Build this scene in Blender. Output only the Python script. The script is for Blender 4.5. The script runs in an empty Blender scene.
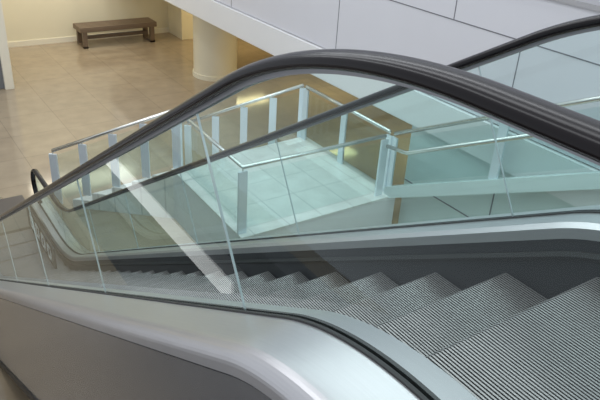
import bpy, math, bmesh
from mathutils import Vector, Matrix
ZOOM=None
OZ=1.22
ZF=-1.22; ZL=-5.93
XN=.823; XF=.823+1.24
Y0=.65; ZH=-.33; R=1.68; TH=.5383
# ---------------------------------------------------------------- materials
def mat(name,col=(.8,.8,.8),rough=.5,metal=0.,spec=.5,noise=0.,nscale=20.,bump=0.,stretch=None):
    m=bpy.data.materials.new(name);m.use_nodes=True;nt=m.node_tree
    b=nt.nodes['Principled BSDF']
    b.inputs['Base Color'].default_value=(*col,1);b.inputs['Roughness'].default_value=rough
    b.inputs['Metallic'].default_value=metal;b.inputs['Specular IOR Level'].default_value=spec
    if noise or bump:
        tc=nt.nodes.new('ShaderNodeTexCoord');mp=nt.nodes.new('ShaderNodeMapping');n=nt.nodes.new('ShaderNodeTexNoise')
        n.inputs['Scale'].default_value=nscale;n.inputs['Detail'].default_value=4
        if stretch:mp.inputs['Scale'].default_value=stretch
        nt.links.new(tc.outputs['Object'],mp.inputs[0]);nt.links.new(mp.outputs[0],n.inputs['Vector'])
        if noise:
            mx=nt.nodes.new('ShaderNodeMix');mx.data_type='RGBA'
            mx.inputs[6].default_value=(*[c*(1-noise) for c in col],1);mx.inputs[7].default_value=(*[min(1,c*(1+noise)) for c in col],1)
            nt.links.new(n.outputs[0],mx.inputs[0]);nt.links.new(mx.outputs[2],b.inputs['Base Color'])
        if bump:
            bp=nt.nodes.new('ShaderNodeBump');bp.inputs['Strength'].default_value=bump;bp.inputs['Distance'].default_value=.002
            nt.links.new(n.outputs[0],bp.inputs['Height']);nt.links.new(bp.outputs[0],b.inputs['Normal'])
    return m
def tile_mat(name,c1,c2,mortar,size,rough,msize=.006):
    m=mat(name,c1,rough);nt=m.node_tree;b=nt.nodes['Principled BSDF']
    tc=nt.nodes.new('ShaderNodeTexCoord');br=nt.nodes.new('ShaderNodeTexBrick')
    br.offset=0;br.squash=1
    br.inputs['Color1'].default_value=(*c1,1);br.inputs['Color2'].default_value=(*c2,1);br.inputs['Mortar'].default_value=(*mortar,1)
    br.inputs['Scale'].default_value=1;br.inputs['Brick Width'].default_value=size;br.inputs['Row Height'].default_value=size
    br.inputs['Mortar Size'].default_value=msize;br.inputs['Mortar Smooth'].default_value=.3
    n=nt.nodes.new('ShaderNodeTexNoise');n.inputs['Scale'].default_value=3.;n.inputs['Detail'].default_value=6
    mx=nt.nodes.new('ShaderNodeMix');mx.data_type='RGBA';mx.blend_type='MULTIPLY';mx.inputs[0].default_value=.35
    nt.links.new(tc.outputs['Object'],br.inputs['Vector']);nt.links.new(tc.outputs['Object'],n.inputs['Vector'])
    nt.links.new(br.outputs['Color'],mx.inputs[6]);nt.links.new(n.outputs[0],mx.inputs[7])
    nt.links.new(mx.outputs[2],b.inputs['Base Color'])
    return m
def glass_mat(name,tint,ior=1.5,rough=.0):
    m=bpy.data.materials.new(name);m.use_nodes=True;nt=m.node_tree;nt.nodes.clear()
    o=nt.nodes.new('ShaderNodeOutputMaterial');t=nt.nodes.new('ShaderNodeBsdfTransparent');t.inputs[0].default_value=(*tint,1)
    g=nt.nodes.new('ShaderNodeBsdfGlossy');g.inputs['Roughness'].default_value=rough;g.inputs[0].default_value=(.95,1,.99,1)
    f=nt.nodes.new('ShaderNodeFresnel');f.inputs[0].default_value=ior
    geo=nt.nodes.new('ShaderNodeNewGeometry');inv=nt.nodes.new('ShaderNodeMath');inv.operation='SUBTRACT';inv.inputs[0].default_value=1
    mul=nt.nodes.new('ShaderNodeMath');mul.operation='MULTIPLY'
    nt.links.new(geo.outputs['Backfacing'],inv.inputs[1]);nt.links.new(f.outputs[0],mul.inputs[0]);nt.links.new(inv.outputs[0],mul.inputs[1])
    mx=nt.nodes.new('ShaderNodeMixShader')
    nt.links.new(mul.outputs[0],mx.inputs[0]);nt.links.new(t.outputs[0],mx.inputs[1]);nt.links.new(g.outputs[0],mx.inputs[2]);nt.links.new(mx.outputs[0],o.inputs[0])
    return m
def emit(name,col,s):
    m=bpy.data.materials.new(name);m.use_nodes=True;nt=m.node_tree;nt.nodes.clear()
    o=nt.nodes.new('ShaderNodeOutputMaterial');e=nt.nodes.new('ShaderNodeEmission');e.inputs[0].default_value=(*col,1);e.inputs[1].default_value=s
    nt.links.new(e.outputs[0],o.inputs[0]);return m
M_rub=mat('handrail_rubber',(.008,.006,.007),.2,0,.25)
M_alu=mat('brushed_aluminium',(.60,.59,.60),.34,.9,noise=.06,nscale=6,stretch=(40,1,1))
M_guide=mat('guide_aluminium',(.25,.25,.26),.4,.8)
M_clad=mat('cladding_steel',(.44,.44,.455),.27,.92,noise=.06,nscale=3,stretch=(1,1,6))
M_near=mat('dark_void_wall',(.10,.10,.11),.6,0)
M_plate=mat('floor_plate_steel',(.16,.14,.12),.45,.5)
M_skirt=mat('skirt_dark_steel',(.04,.04,.045),.45,.5)
M_brush=mat('skirt_brush_black',(.015,.015,.015),.7)
M_gask=mat('black_gasket',(.02,.02,.02),.5)
M_step=mat('step_aluminium',(.38,.35,.345),.38,.7,noise=.12,nscale=30)
M_groove=mat('step_groove_dark',(.055,.05,.048),.6,.3)
M_steel=mat('stainless_tube',(.74,.74,.70),.25,.9)
M_white=mat('white_panel',(.66,.66,.70),.35,noise=.02,nscale=2)
M_fascia=mat('white_fascia',(.78,.78,.78),.4,noise=.02,nscale=2)
M_lowwall=mat('pale_wall_panel',(.64,.73,.72),.25,noise=.03,nscale=1)
M_joint=mat('panel_joint',(.18,.18,.2),.7)
M_post=mat('post_white_metal',(.74,.81,.86),.3,.3)
M_wall=mat('cream_wall',(.80,.74,.56),.6,noise=.03,nscale=2)
M_base=mat('baseboard_cream',(.85,.80,.66),.5)
M_olive=mat('olive_wall',(.28,.24,.13),.6)
M_col=mat('column_cream',(.82,.77,.60),.45,noise=.02,nscale=3)
M_wood=mat('bench_wood',(.17,.12,.08),.45,noise=.3,nscale=8,stretch=(1,12,12))
M_floorL=tile_mat('beige_tile',(.46,.37,.255),(.44,.35,.24),(.36,.285,.195),1.2,.10,.009)
M_land=tile_mat('pale_tile',(.90,.89,.85),(.87,.86,.82),(.62,.63,.60),.6,.35,.009)
M_floorU=tile_mat('upper_tile',(.55,.54,.52),(.52,.51,.5),(.4,.4,.4),.6,.35)
M_glass=glass_mat('balustrade_glass',(.90,.97,.962),1.42)
M_glass2=glass_mat('stair_glass',(.94,.985,.98),1.38)
M_door=mat('door_panel_grey',(.16,.17,.18),.2,spec=.6)
M_ceil=mat('ceiling_white',(.75,.73,.66),.7)
M_sign=mat('sign_white',(.95,.95,.95),.5)
# ---------------------------------------------------------------- helpers
def obj(name,verts,faces,m,parent=None,smooth=False,bevel=0,fix=True):
    me=bpy.data.meshes.new(name);me.from_pydata([tuple(v) for v in verts],[],faces);me.update()
    if fix:
        bm=bmesh.new();bm.from_mesh(me);bmesh.ops.recalc_face_normals(bm,faces=bm.faces);bm.to_mesh(me);bm.free()
    o=bpy.data.objects.new(name,me);bpy.context.collection.objects.link(o)
    me.materials.append(m)
    if smooth:
        for p in me.polygons:p.use_smooth=True
    if bevel:
        b=o.modifiers.new('b','BEVEL');b.width=bevel;b.segments=2;b.limit_method='ANGLE'
    if parent:o.parent=parent
    return o
def empty(name):
    e=bpy.data.objects.new(name,None);bpy.context.collection.objects.link(e);e.empty_display_size=.2;return e
def box(name,a,b,m,parent=None,bevel=0):
    return boxes(name,[(a,b)],m,parent,bevel)
def boxes(name,lst,m,parent=None,bevel=0):
    V=[];F=[]
    for a,b in lst:
        (x0,y0,z0),(x1,y1,z1)=a,b;n=len(V)
        V+=[(x0,y0,z0),(x1,y0,z0),(x1,y1,z0),(x0,y1,z0),(x0,y0,z1),(x1,y0,z1),(x1,y1,z1),(x0,y1,z1)]
        F+=[tuple(n+i for i in q) for q in [(0,3,2,1),(4,5,6,7),(0,1,5,4),(1,2,6,5),(2,3,7,6),(3,0,4,7)]]
    return obj(name,V,F,m,parent,bevel=bevel)
def tube(name,pts,r,m,parent=None,seg=12):
    V=[];F=[];n=len(pts);pts=[Vector(p) for p in pts]
    for i,p in enumerate(pts):
        t=(pts[min(i+1,n-1)]-pts[max(i-1,0)]).normalized()
        s=t.cross(Vector((0,0,1)))
        if s.length<1e-3:s=t.cross(Vector((0,1,0)))
        s.normalize();u=s.cross(t)
        for k in range(seg):
            a=2*math.pi*k/seg;V.append(p+s*math.cos(a)*r+u*math.sin(a)*r)
    for i in range(n-1):
        for k in range(seg):
            F.append((i*seg+k,i*seg+(k+1)%seg,(i+1)*seg+(k+1)%seg,(i+1)*seg+k))
    F.append(tuple(range(seg))[::-1]);F.append(tuple((n-1)*seg+k for k in range(seg)))
    return obj(name,V,F,m,parent,smooth=True)
R2=2.0
YT=-1.25
ye=Y0+R*math.sin(TH);ze=ZH-R*(1-math.cos(TH))
ZHB=ZL-ZF+ZH
yi=ye+(ze-ZHB)/math.tan(TH)
tl=R2*math.tan(TH/2)
yb0=yi-tl*math.cos(TH);yb1=yi+tl
YB=10.6
Linc=(yb0-ye)/math.cos(TH)
S1=Y0;S2=S1+R*TH;S3=S2+Linc;S4=S3+R2*TH;S5=S4+(YB-yb1)
def P(s,d=0.):
    if s<S1: y,z,a=s,ZH,0
    elif s<S2: a=(s-S1)/R;y=Y0+R*math.sin(a);z=ZH-R*(1-math.cos(a))
    elif s<S3: a=TH;y=ye+(s-S2)*math.cos(TH);z=ze-(s-S2)*math.sin(TH)
    elif s<S4:
        a=TH-(s-S3)/R2;y=yb1-R2*math.sin(a);z=ZHB+R2*(1-math.cos(a))
    else: y,z,a=yb1+(s-S4),ZHB,0
    return (y-d*math.sin(a), z-d*math.cos(a),a)
def srange(s0,s1):
    pts=[s0,s1]
    for k in range(33):
        for q in (S1+(S2-S1)*k/32,S3+(S4-S3)*k/32):
            if s0<q<s1:pts.append(q)
    return sorted(set(pts))
def sweep(name,prof,x0,s0,s1,m,parent,sgn=1,closed=True,smooth=False,bevel=0):
    ss=srange(s0,s1);V=[];F=[];k=len(prof)
    for s in ss:
        for (dx,d) in prof:
            y,z,a=P(s,d);V.append((x0+sgn*dx,y,z))
    for i in range(len(ss)-1):
        for j in range(k if closed else k-1):
            F.append((i*k+j,i*k+(j+1)%k,(i+1)*k+(j+1)%k,(i+1)*k+j))
    if closed:
        F.append(tuple(range(k)));F.append(tuple((len(ss)-1)*k+j for j in range(k))[::-1])
    return obj(name,V,F,m,parent,smooth=smooth,bevel=bevel)
esc=empty('escalator')
def handrail(x0,tag):
    RN=.30
    path=[]
    for k in range(15):
        a=math.pi*(1-k/14)
        path.append((YT-RN*math.sin(a),ZH-RN+RN*math.cos(a)))
    for s in srange(YT+.05,S5-.01):
        y,z,a=P(s);path.append((y,z))
    for k in range(15):
        a=math.pi*k/14
        path.append((YB+RN*math.sin(a),ZHB-RN+RN*math.cos(a)))
    prof=[]
    w=.040
    for k in range(17):
        a=math.pi*k/16
        prof.append((w*math.cos(a),.020*math.sin(a)))
    prof+=[(-w,-.010),(-.030,-.018),(-.018,-.018),(.018,-.018),(.030,-.018),(w,-.010)]
    V=[];F=[];K=len(prof);n=len(path)
    for i,(y,z) in enumerate(path):
        p0=path[max(0,i-1)];p1=path[min(n-1,i+1)]
        ty,tz=p1[0]-p0[0],p1[1]-p0[1];l=math.hypot(ty,tz);ty/=l;tz/=l
        ny,nz=-tz,ty
        for dx,h in prof:V.append((x0+dx,y+ny*h,z+nz*h))
    for i in range(n-1):
        for j in range(K):F.append((i*K+j,(i+1)*K+j,(i+1)*K+(j+1)%K,i*K+(j+1)%K))
    F.append(tuple(range(K)));F.append(tuple((n-1)*K+j for j in range(K))[::-1])
    obj('handrail_'+tag,V,F,M_rub,esc,smooth=True)
DB=.655
for x0,tag,sg in ((XN,'near',1),(XF,'far',-1)):
    handrail(x0,tag)
    sweep('handrail_guide_'+tag,[(-.012,.016),(.012,.016),(.012,.030),(-.012,.030)],x0,YT,S5,M_guide,esc)
    def s_of(base_y):
        lo,hi=YT,S5
        for _ in range(60):
            mid=(lo+hi)/2
            if P(mid,DB)[0]<base_y:lo=mid
            else:hi=mid
        return lo
    sj=s_of(1.41);js=[sj]
    s=sj
    while s+1.72<S5:s+=1.72;js.append(s)
    s=sj
    while s-1.72>YT:s-=1.72;js.insert(0,s)
    edges=[YT]+js+[S5]
    for i in range(len(edges)-1):
        a,b=edges[i]+.003,edges[i+1]-.003
        sweep('glass_panel_%s_%d'%(tag,i),[(-.005,.030),(.005,.030),(.005,DB+.02),(-.005,DB+.02)],x0,a,b,M_glass,esc)
    for i,s in enumerate(js):
        sweep('glass_joint_%s_%d'%(tag,i),[(-.004,.031),(.004,.031),(.004,DB),(-.004,DB)],x0,s-.0014,s+.0014,M_alu,esc)
    for yc,zc,dr,nm in ((YT,ZH-.30,-1,'top'),(YB,ZHB-.30,1,'bottom')):
        V=[];F=[]
        hgt=DB+.02
        pts=[(yc,zc+.27)]+[(yc+dr*.27*math.sin(math.pi*k/14),zc+.27*math.cos(math.pi*k/14)) for k in range(1,15)]
        base=(ZH if nm=='top' else ZHB)-hgt
        pts+=[(yc,base)]
        for x in (-.005,.005):
            for y,z in pts:V.append((x0+x,y,z))
        n=len(pts);F=[tuple(range(n)),tuple(range(n,2*n))[::-1]]+[(i,(i+1)%n,n+(i+1)%n,n+i) for i in range(n)]
        obj('newel_glass_%s_%s'%(nm,tag),V,F,M_glass,esc)
    for t,(u0,u1) in (('in',(.005,.016)),('out',(-.016,-.005))):
        sweep('glass_gasket_%s_%s'%(t,tag),[(u0,DB-.006),(u1,DB-.006),(u1,DB+.03),(u0,DB+.03)],x0,YT-.3,S5+.3,M_gask,esc,sg)
    sweep('inner_deck_'+tag,[(.016,DB),(.10,DB+.012),(.118,DB+.03),(.118,DB+.05),(.016,DB+.05)],x0,YT-.35,S5+.35,M_alu,esc,sg,smooth=False)
    prof=[(-.016,DB),(-.16,DB+.008)]+[(-.16-.05*math.sin(a),DB+.058-.05*math.cos(a)) for a in [math.pi/2*k/8 for k in range(1,9)]]+[(-.21,DB+.085),(-.016,DB+.085)]
    sweep('outer_deck_'+tag,prof,x0,YT-.35,S5+.35,M_alu,esc,sg)
    sweep('deck_shadow_gap_'+tag,[(-.03,DB+.085),(-.195,DB+.085),(-.195,DB+.092),(-.03,DB+.092)],x0,YT-.35,S5+.35,M_gask,esc,sg)
    sweep('outer_cladding_'+tag,[(-.03,DB+.092),(-.205,DB+.092),(-.205,DB+.93),(-.03,DB+.93)],x0,YT-.35,S4-1.3,M_clad,esc,sg)
    sweep('truss_bottom_trim_'+tag,[(-.03,DB+.93),(-.22,DB+.93),(-.22,DB+.99),(-.03,DB+.99)],x0,YT-.35,S4-1.4,M_gask,esc,sg)
    sweep('skirt_trim_'+tag,[(.100,DB+.05),(.116,DB+.05),(.116,DB+.07),(.100,DB+.07)],x0,YT-.35,S5+.35,M_alu,esc,sg)
    sweep('skirt_panel_'+tag,[(.095,DB+.05),(.110,DB+.05),(.110,DB+.55),(.095,DB+.55)],x0,YT-.35,S5+.35,M_skirt,esc,sg)
    sweep('skirt_brush_'+tag,[(.108,DB+.115),(.124,DB+.115),(.132,DB+.13),(.124,DB+.145),(.108,DB+.145)],x0,YT-.3,S5+.3,M_brush,esc,sg)
# ---------------------------------------------------------------- steps
DS=.845
XS0=XN+.118;XS1=XF-.118
rS=R-DS
def NP(l):
    A1=rS*TH;R2s=R2+DS
    if l<0:return Y0+l,ZH-DS
    if l<A1:
        a=l/rS;return Y0+rS*math.sin(a),ZH-R+rS*math.cos(a)
    l-=A1
    y=Y0+rS*math.sin(TH);z=ZH-R+rS*math.cos(TH)
    if l<Linc:return y+l*math.cos(TH),z-l*math.sin(TH)
    y+=Linc*math.cos(TH);z-=Linc*math.sin(TH);l-=Linc
    if l<R2s*TH:
        a=TH-l/R2s
        cy=yb1;cz=ZHB+R2
        return cy-R2s*math.sin(a),cz-R2s*math.cos(a)
    return yb1+(l-R2s*TH),ZHB-DS
l0=rS*math.asin((.95-Y0)/rS)
def steps():
    V=[];F=[];MI=[]
    nr=82;pitch=(XS1-XS0-.008)/nr
    xs=[]
    for i in range(nr):
        x=XS0+.004+i*pitch
        xs+=[(x,0),(x+pitch*.10,1),(x+pitch*.60,1),(x+pitch*.70,0)]
    for k in range(-4,29):
        l=l0+k*.405;y,z=NP(l)
        if y>yb1+.9:break
        path=[(-.385,0,0,1),(-.012,0,0,1),(0,-.006,.7,.7),(-.004,-.02,1,0),(-.022,-.10,1,.15),(-.055,-.19,1,.25)]
        n=len(V)
        for py,pz,ny,nz in path:
            for x,h in xs:
                dd=-.010*(1-h);V.append((x,y+py+ny*dd,z+pz+nz*dd))
        w=len(xs)
        for i in range(len(path)-1):
            for j in range(w-1):
                F.append((n+i*w+j,n+i*w+j+1,n+(i+1)*w+j+1,n+(i+1)*w+j))
                MI.append(1 if (j%4!=1 or i>2) else 0)
    o=obj('steps',V,F,M_step,esc,fix=False)
    o.data.materials.append(M_groove)
    o.data.polygons.foreach_set('material_index',MI)
steps()
ZS=ZH-DS
box('comb_plate_top',(XS0,-1.6,ZS-.04),(XS1,-.75,ZS+.004),M_alu,esc)
yend=yb1+.75
box('comb_plate_bottom',(XS0,yend,ZL-.04),(XS1,YB+.9,ZHB-DS+.006),M_plate,esc)
zb=ZHB-DS
box('number_plate',(XF-.28,8.75,zb+.02),(XF-.255,10.35,zb+.42),M_brush,esc)
dg=[]
for k in range(4):
    y=8.9+k*.34;X0,X1=XF-.286,XF-.28
    dg+=[((X0,y,zb+.10),(X1,y+.22,zb+.15)),((X0,y,zb+.30),(X1,y+.22,zb+.35)),((X0,y,zb+.10),(X1,y+.055,zb+.35)),((X0,y+.165,zb+.10),(X1,y+.22,zb+.35))]
boxes('number_plate_digits',dg,M_sign,esc)
# ---------------------------------------------------------------- building shell
box('floor',(-4,.2,ZL-.2),(16,26,ZL),M_floorL)
box('floor_upper_landing',(-4,-6,ZF-.35),(XN-.215,.15,ZF),M_floorU)
box('floor_upper_landing_far',(XF+.215,-6,ZF-.35),(7.0,-.6,ZF),M_floorU)
XW=7.0
box('wall_right',(XW,-6,-3.15),(XW+.3,26,-1.42),M_white)
box('trim_fascia',(XW-.06,-6,-3.70),(XW+.3,26,-3.17),M_fascia)
jl=[((XW-.004,-6,-1.995),(XW+.01,26,-1.98))]
for y in (-2.4,1.45,5.25,9.07,12.9,16.7,20.5):
    jl.append(((XW-.004,y,-3.15),(XW+.01,y+.014,-1.98)))
    jl.append(((XW-.004,y+1.2,-1.98),(XW+.01,y+1.214,-1.42)))
boxes('trim_panel_joints',jl,M_joint)
box('trim_ledge',(XW-.03,-6,-1.42),(XW+.3,26,-1.36),M_alu)
box('floor_opposite',(XW+.3,-6,-1.6),(16,26,-1.38),M_floorU)
box('ceiling_lower',(XW+.3,-6,-3.9),(16,26,-3.7),M_ceil)
box('wall_right_lower',(XW+.05,-6,ZL),(XW+.3,7.0,-3.7),M_lowwall)
boxes('trim_lower_joints',[((XW+.044,y,ZL),(XW+.06,y+.02,-3.7)) for y in (5.2,3.2,1.2,-.8)]+[((XW+.044,-6,-4.72),(XW+.06,7.0,-4.70))],M_joint)
box('wall_back',(3.2,21.5,ZL),(9.2,21.8,-1.5),M_wall)
box('baseboard_back',(3.2,21.46,ZL),(9.2,21.5,ZL+.16),M_base)
box('wall_back_upper',(-4,21.55,-1.5),(16,21.85,4),M_white)
box('wall_left',(3.0,17.8,ZL),(3.2,21.8,-1.5),M_wall)
box('wall_pier',(9.2,20.4,ZL),(9.9,21.8,-3.7),M_wall)
box('wall_back_recess',(9.9,23.5,ZL),(16,23.8,-3.7),M_olive)
box('wall_entrance',(-4,17.6,ZL+3.0),(3.2,17.8,-1.5),M_wall)
d=empty('door_1')
boxes('door_frame',[((2.98,17.55,ZL),(3.2,17.8,ZL+3)),((-.6,17.55,ZL),(-.4,17.8,ZL+3)),((-.4,17.55,ZL+2.8),(3.0,17.8,ZL+3)),((1.25,17.6,ZL),(1.33,17.72,ZL+2.8))],M_base,d,.01)
box('door_leaf',(-.4,17.64,ZL+.02),(2.98,17.7,ZL+2.8),M_door,d)
box('wall_entrance_left',(-4,17.6,ZL),(-.6,17.8,ZL+3),M_wall)
box('wall_far_right',(16,-6,ZL),(16.2,26,4),M_white)
box('wall_near',(-1.2,.15,ZL),(-.98,12,-3.2),M_near)
# ---------------------------------------------------------------- round column
V=[];F=[];n=48;cx,cy,r=8.5,16.6,.62
prof=[(r+.03,ZL),(r+.03,ZL+.12),(r,ZL+.13),(r,-3.7)]
for rr,z in prof:
    for k in range(n):
        a=2*math.pi*k/n;V.append((cx+rr*math.cos(a),cy+rr*math.sin(a),z))
for i in range(len(prof)-1):
    for k in range(n):F.append((i*n+k,i*n+(k+1)%n,(i+1)*n+(k+1)%n,(i+1)*n+k))
obj('round_column',V,F,M_col,smooth=True)
bpy.data.objects['round_column'].modifiers.new('e','EDGE_SPLIT')
# ---------------------------------------------------------------- bench
bn=empty('wooden_bench')
bx0,bx1,by0,by1=5.85,8.35,20.45,21.2;bz=ZL+.62
box('seat',(bx0,by0,bz-.12),(bx1,by1,bz),M_wood,bn,.015)
boxes('seat_slats',[((bx0,by0+.01+k*.15,bz),(bx1,by0+.13+k*.15,bz+.03)) for k in range(5)],M_wood,bn,.006)
for k,x in enumerate((bx0+.08,bx1-.22)):
    boxes('leg_%d'%(k+1),[((x,by0+.03,ZL),(x+.14,by0+.15,bz-.12)),((x,by1-.15,ZL),(x+.14,by1-.03,bz-.12)),((x,by0+.03,ZL),(x+.14,by1-.03,ZL+.06))],M_wood,bn,.005)
box('stretcher',(bx0+.2,by0+.30,ZL+.22),(bx1-.2,by0+.40,ZL+.32),M_wood,bn)
# ---------------------------------------------------------------- stair + guard rails
st=empty('staircase')
ZLd=-4.95;ZR=-3.90
def slab(name,pts,z0,z1,m,par):
    n=len(pts);V=[(p[0],p[1],z0) for p in pts]+[(p[0],p[1],z1) for p in pts]
    F=[tuple(range(n))[::-1],tuple(range(n,2*n))]+[(i,(i+1)%n,n+(i+1)%n,n+i) for i in range(n)]
    return obj(name,V,F,m,par)
slab('landing_base',[(4.0,7.0),(6.9,7.0),(6.9,9.7),(4.05,9.5)],ZL,ZLd-.03,M_fascia,st)
slab('landing_tiles',[(3.98,6.98),(6.92,6.98),(6.92,9.72),(4.03,9.52)],ZLd-.03,ZLd,M_land,st)
sh=Vector((-1.7,1.45,0))
for k in range(1,6):
    o0=sh*(k-1)/6;o1=sh*k/6
    a=Vector((4.05,9.5,0));b=Vector((6.9,9.7,0))
    z=ZLd-k*.163
    slab('tread_%d'%k,[a+o0,b+o0,b+o1,a+o1],ZL,z,M_land,st)
def guard(name,pts,nposts,zdrop=1.05,glass=True,par=None,rr=.032):
    e=empty(name);e.parent=par or st
    tube('top_rail',pts,rr,M_steel,e)
    k=0
    for i in range(len(pts)-1):
        a=Vector(pts[i]);b=Vector(pts[i+1]);n=nposts[i]
        dr=(b-a);h=Vector((dr.x,dr.y,0)).normalized();s=Vector((-h.y,h.x,0))
        for j in range(n+1):
            if j==n and i<len(pts)-2:continue
            p=a+dr*(j/n);k+=1
            w=.07;t=.02
            V=[]
            for z in (-.06,-zdrop):
                for (u,v) in ((-w,-t),(w,-t),(w,t),(-w,t)):V.append(p+h*u+s*v+Vector((0,0,z)))
            obj('post_%d'%k,V,[(0,1,2,3),(7,6,5,4),(0,4,5,1),(1,5,6,2),(2,6,7,3),(3,7,4,0)],M_post,e,bevel=.004)
            tube('post_pin_%d'%k,[p+Vector((0,0,-.07)),p],.012,M_steel,e,8)
        if glass:
            for j in range(n):
                L=dr.length/n;g=.08/L
                p=a+dr*((j+g)/n);q=a+dr*((j+1-g)/n)
                V=[]
                for t in (-.006,.006):
                    for c,z in ((p,-.10),(q,-.10),(q,-zdrop+.08),(p,-zdrop+.08)):V.append(c+s*t+Vector((0,0,z)))
                obj('glass_%d_%d'%(i,j),V,[(0,1,2,3),(7,6,5,4),(0,4,5,1),(1,5,6,2),(2,6,7,3),(3,7,4,0)],M_glass2,e)
    return e
guard('guard_near',[(4.15,9.4,ZR),(4.05,7.1,ZR),(6.6,7.1,ZR)],[1,1])
guard('guard_wall_side',[(6.78,7.2,ZR),(6.8,9.6,ZR)],[2])
guard('guard_stair_left',[(4.13,9.5,ZR),(2.45,10.95,ZR-.98)],[4])
guard('guard_stair_right',[(6.8,9.7,ZR),(5.1,11.15,ZR-.98)],[4])
def q(y,off=0):return ZR+(7.1-y)*.51+off
guard('guard_upper_flight',[(6.8,7.1,ZR),(6.8,1.1,q(1.1))],[3],zdrop=.95)
wr=empty('wall_handrail');wr.parent=st
tube('rail',[(6.62,7.05,ZR-.16),(6.62,6.6,ZR-.10),(6.62,1.1,q(1.1,-.30))],.032,M_steel,wr)
for k,y in enumerate((5.6,4.1,2.6)):
    tube('bracket_%d'%k,[(6.62,y,q(y,-.31)),(6.72,y,q(y,-.36)),(6.8,y,q(y,-.34))],.012,M_steel,wr,8)
V=[]
for x in (6.72,6.88):
    for y,o in ((7.1,-.93),(1.1,-.93),(1.1,-1.14),(7.1,-1.14)):V.append((x,y,q(y,o)))
obj('upper_stringer',V,[(0,1,2,3),(7,6,5,4),(0,4,5,1),(1,5,6,2),(2,6,7,3),(3,7,4,0)],M_lowwall,st)
sp=empty('barrier_post')
tube('post',[(1.48,11.6,ZL+.02),(1.48,11.6,ZL+1.05)],.045,M_steel,sp)
tube('foot',[(1.48,11.6,ZL),(1.48,11.6,ZL+.025)],.14,M_steel,sp,24)
tube('cap',[(1.48,11.6,ZL+1.05),(1.48,11.6,ZL+1.09)],.055,M_rub,sp,16)
lp=empty('linear_wall_lamp')
box('housing',(-.97,4.4,-3.80),(-.80,7.9,-3.58),M_alu,lp)
box('tube_diffuser',(-.80,4.45,-3.77),(-.74,7.85,-3.61),emit('lamp_glow',(1,1,1),2.0),lp)
# ---------------------------------------------------------------- lights
def area(name,loc,rot,sx,sy,e,col):
    l=bpy.data.lights.new(name,'AREA');l.shape='RECTANGLE';l.size=sx;l.size_y=sy;l.energy=e;l.color=col
    o=bpy.data.objects.new(name,l);bpy.context.collection.objects.link(o);o.location=loc;o.rotation_euler=rot;return o
for x in (-1,2.6,6):
    area('overhead_fill',(x,8,5),(0,0,0),1.3,20,310,(.95,.98,1))  # added overhead light, split into strips for narrower highlights; no real skylight
area('overhead_fill',(1.5,-1,3.2),(0,0,0),1.2,4,50,(1,.99,.97))  # small area light above the upper landing, not a skylight
for y in (9.5,14,19):
    area('warm_downlight',(10.5,y,-3.95),(0,0,0),2.5,.6,40,(1,.80,.42))
area('warm_downlight',(6,20,-1.7),(0,0,0),5,1,100,(1,.9,.68))
w=bpy.data.worlds.new('world');bpy.context.scene.world=w;w.use_nodes=True
bg=w.node_tree.nodes['Background'];bg.inputs[0].default_value=(.86,.92,1,1);bg.inputs[1].default_value=.78
for o in bpy.context.scene.objects:
    if o.parent is None:o.location.z+=OZ
c=bpy.data.cameras.new('camera');o=bpy.data.objects.new('camera',c);bpy.context.collection.objects.link(o)
r=Vector((.8314,-.5527,.0575));f=Vector((.5106,.7191,-.4713))
f.normalize();r=(r-f*r.dot(f)).normalized();u=r.cross(f)
m=Matrix(((r.x,u.x,-f.x,0),(r.y,u.y,-f.y,0),(r.z,u.z,-f.z,OZ),(0,0,0,1)))
o.matrix_world=m;c.sensor_width=36;c.lens=658.85*36/600;c.clip_start=.02;c.clip_end=200
if ZOOM:
    zx,zy,k=ZOOM;c.lens*=k;c.shift_x=(zx-300)*k/600;c.shift_y=-(zy-200)*k/600
bpy.context.scene.camera=o
bpy.context.scene.view_settings.view_transform='Standard'
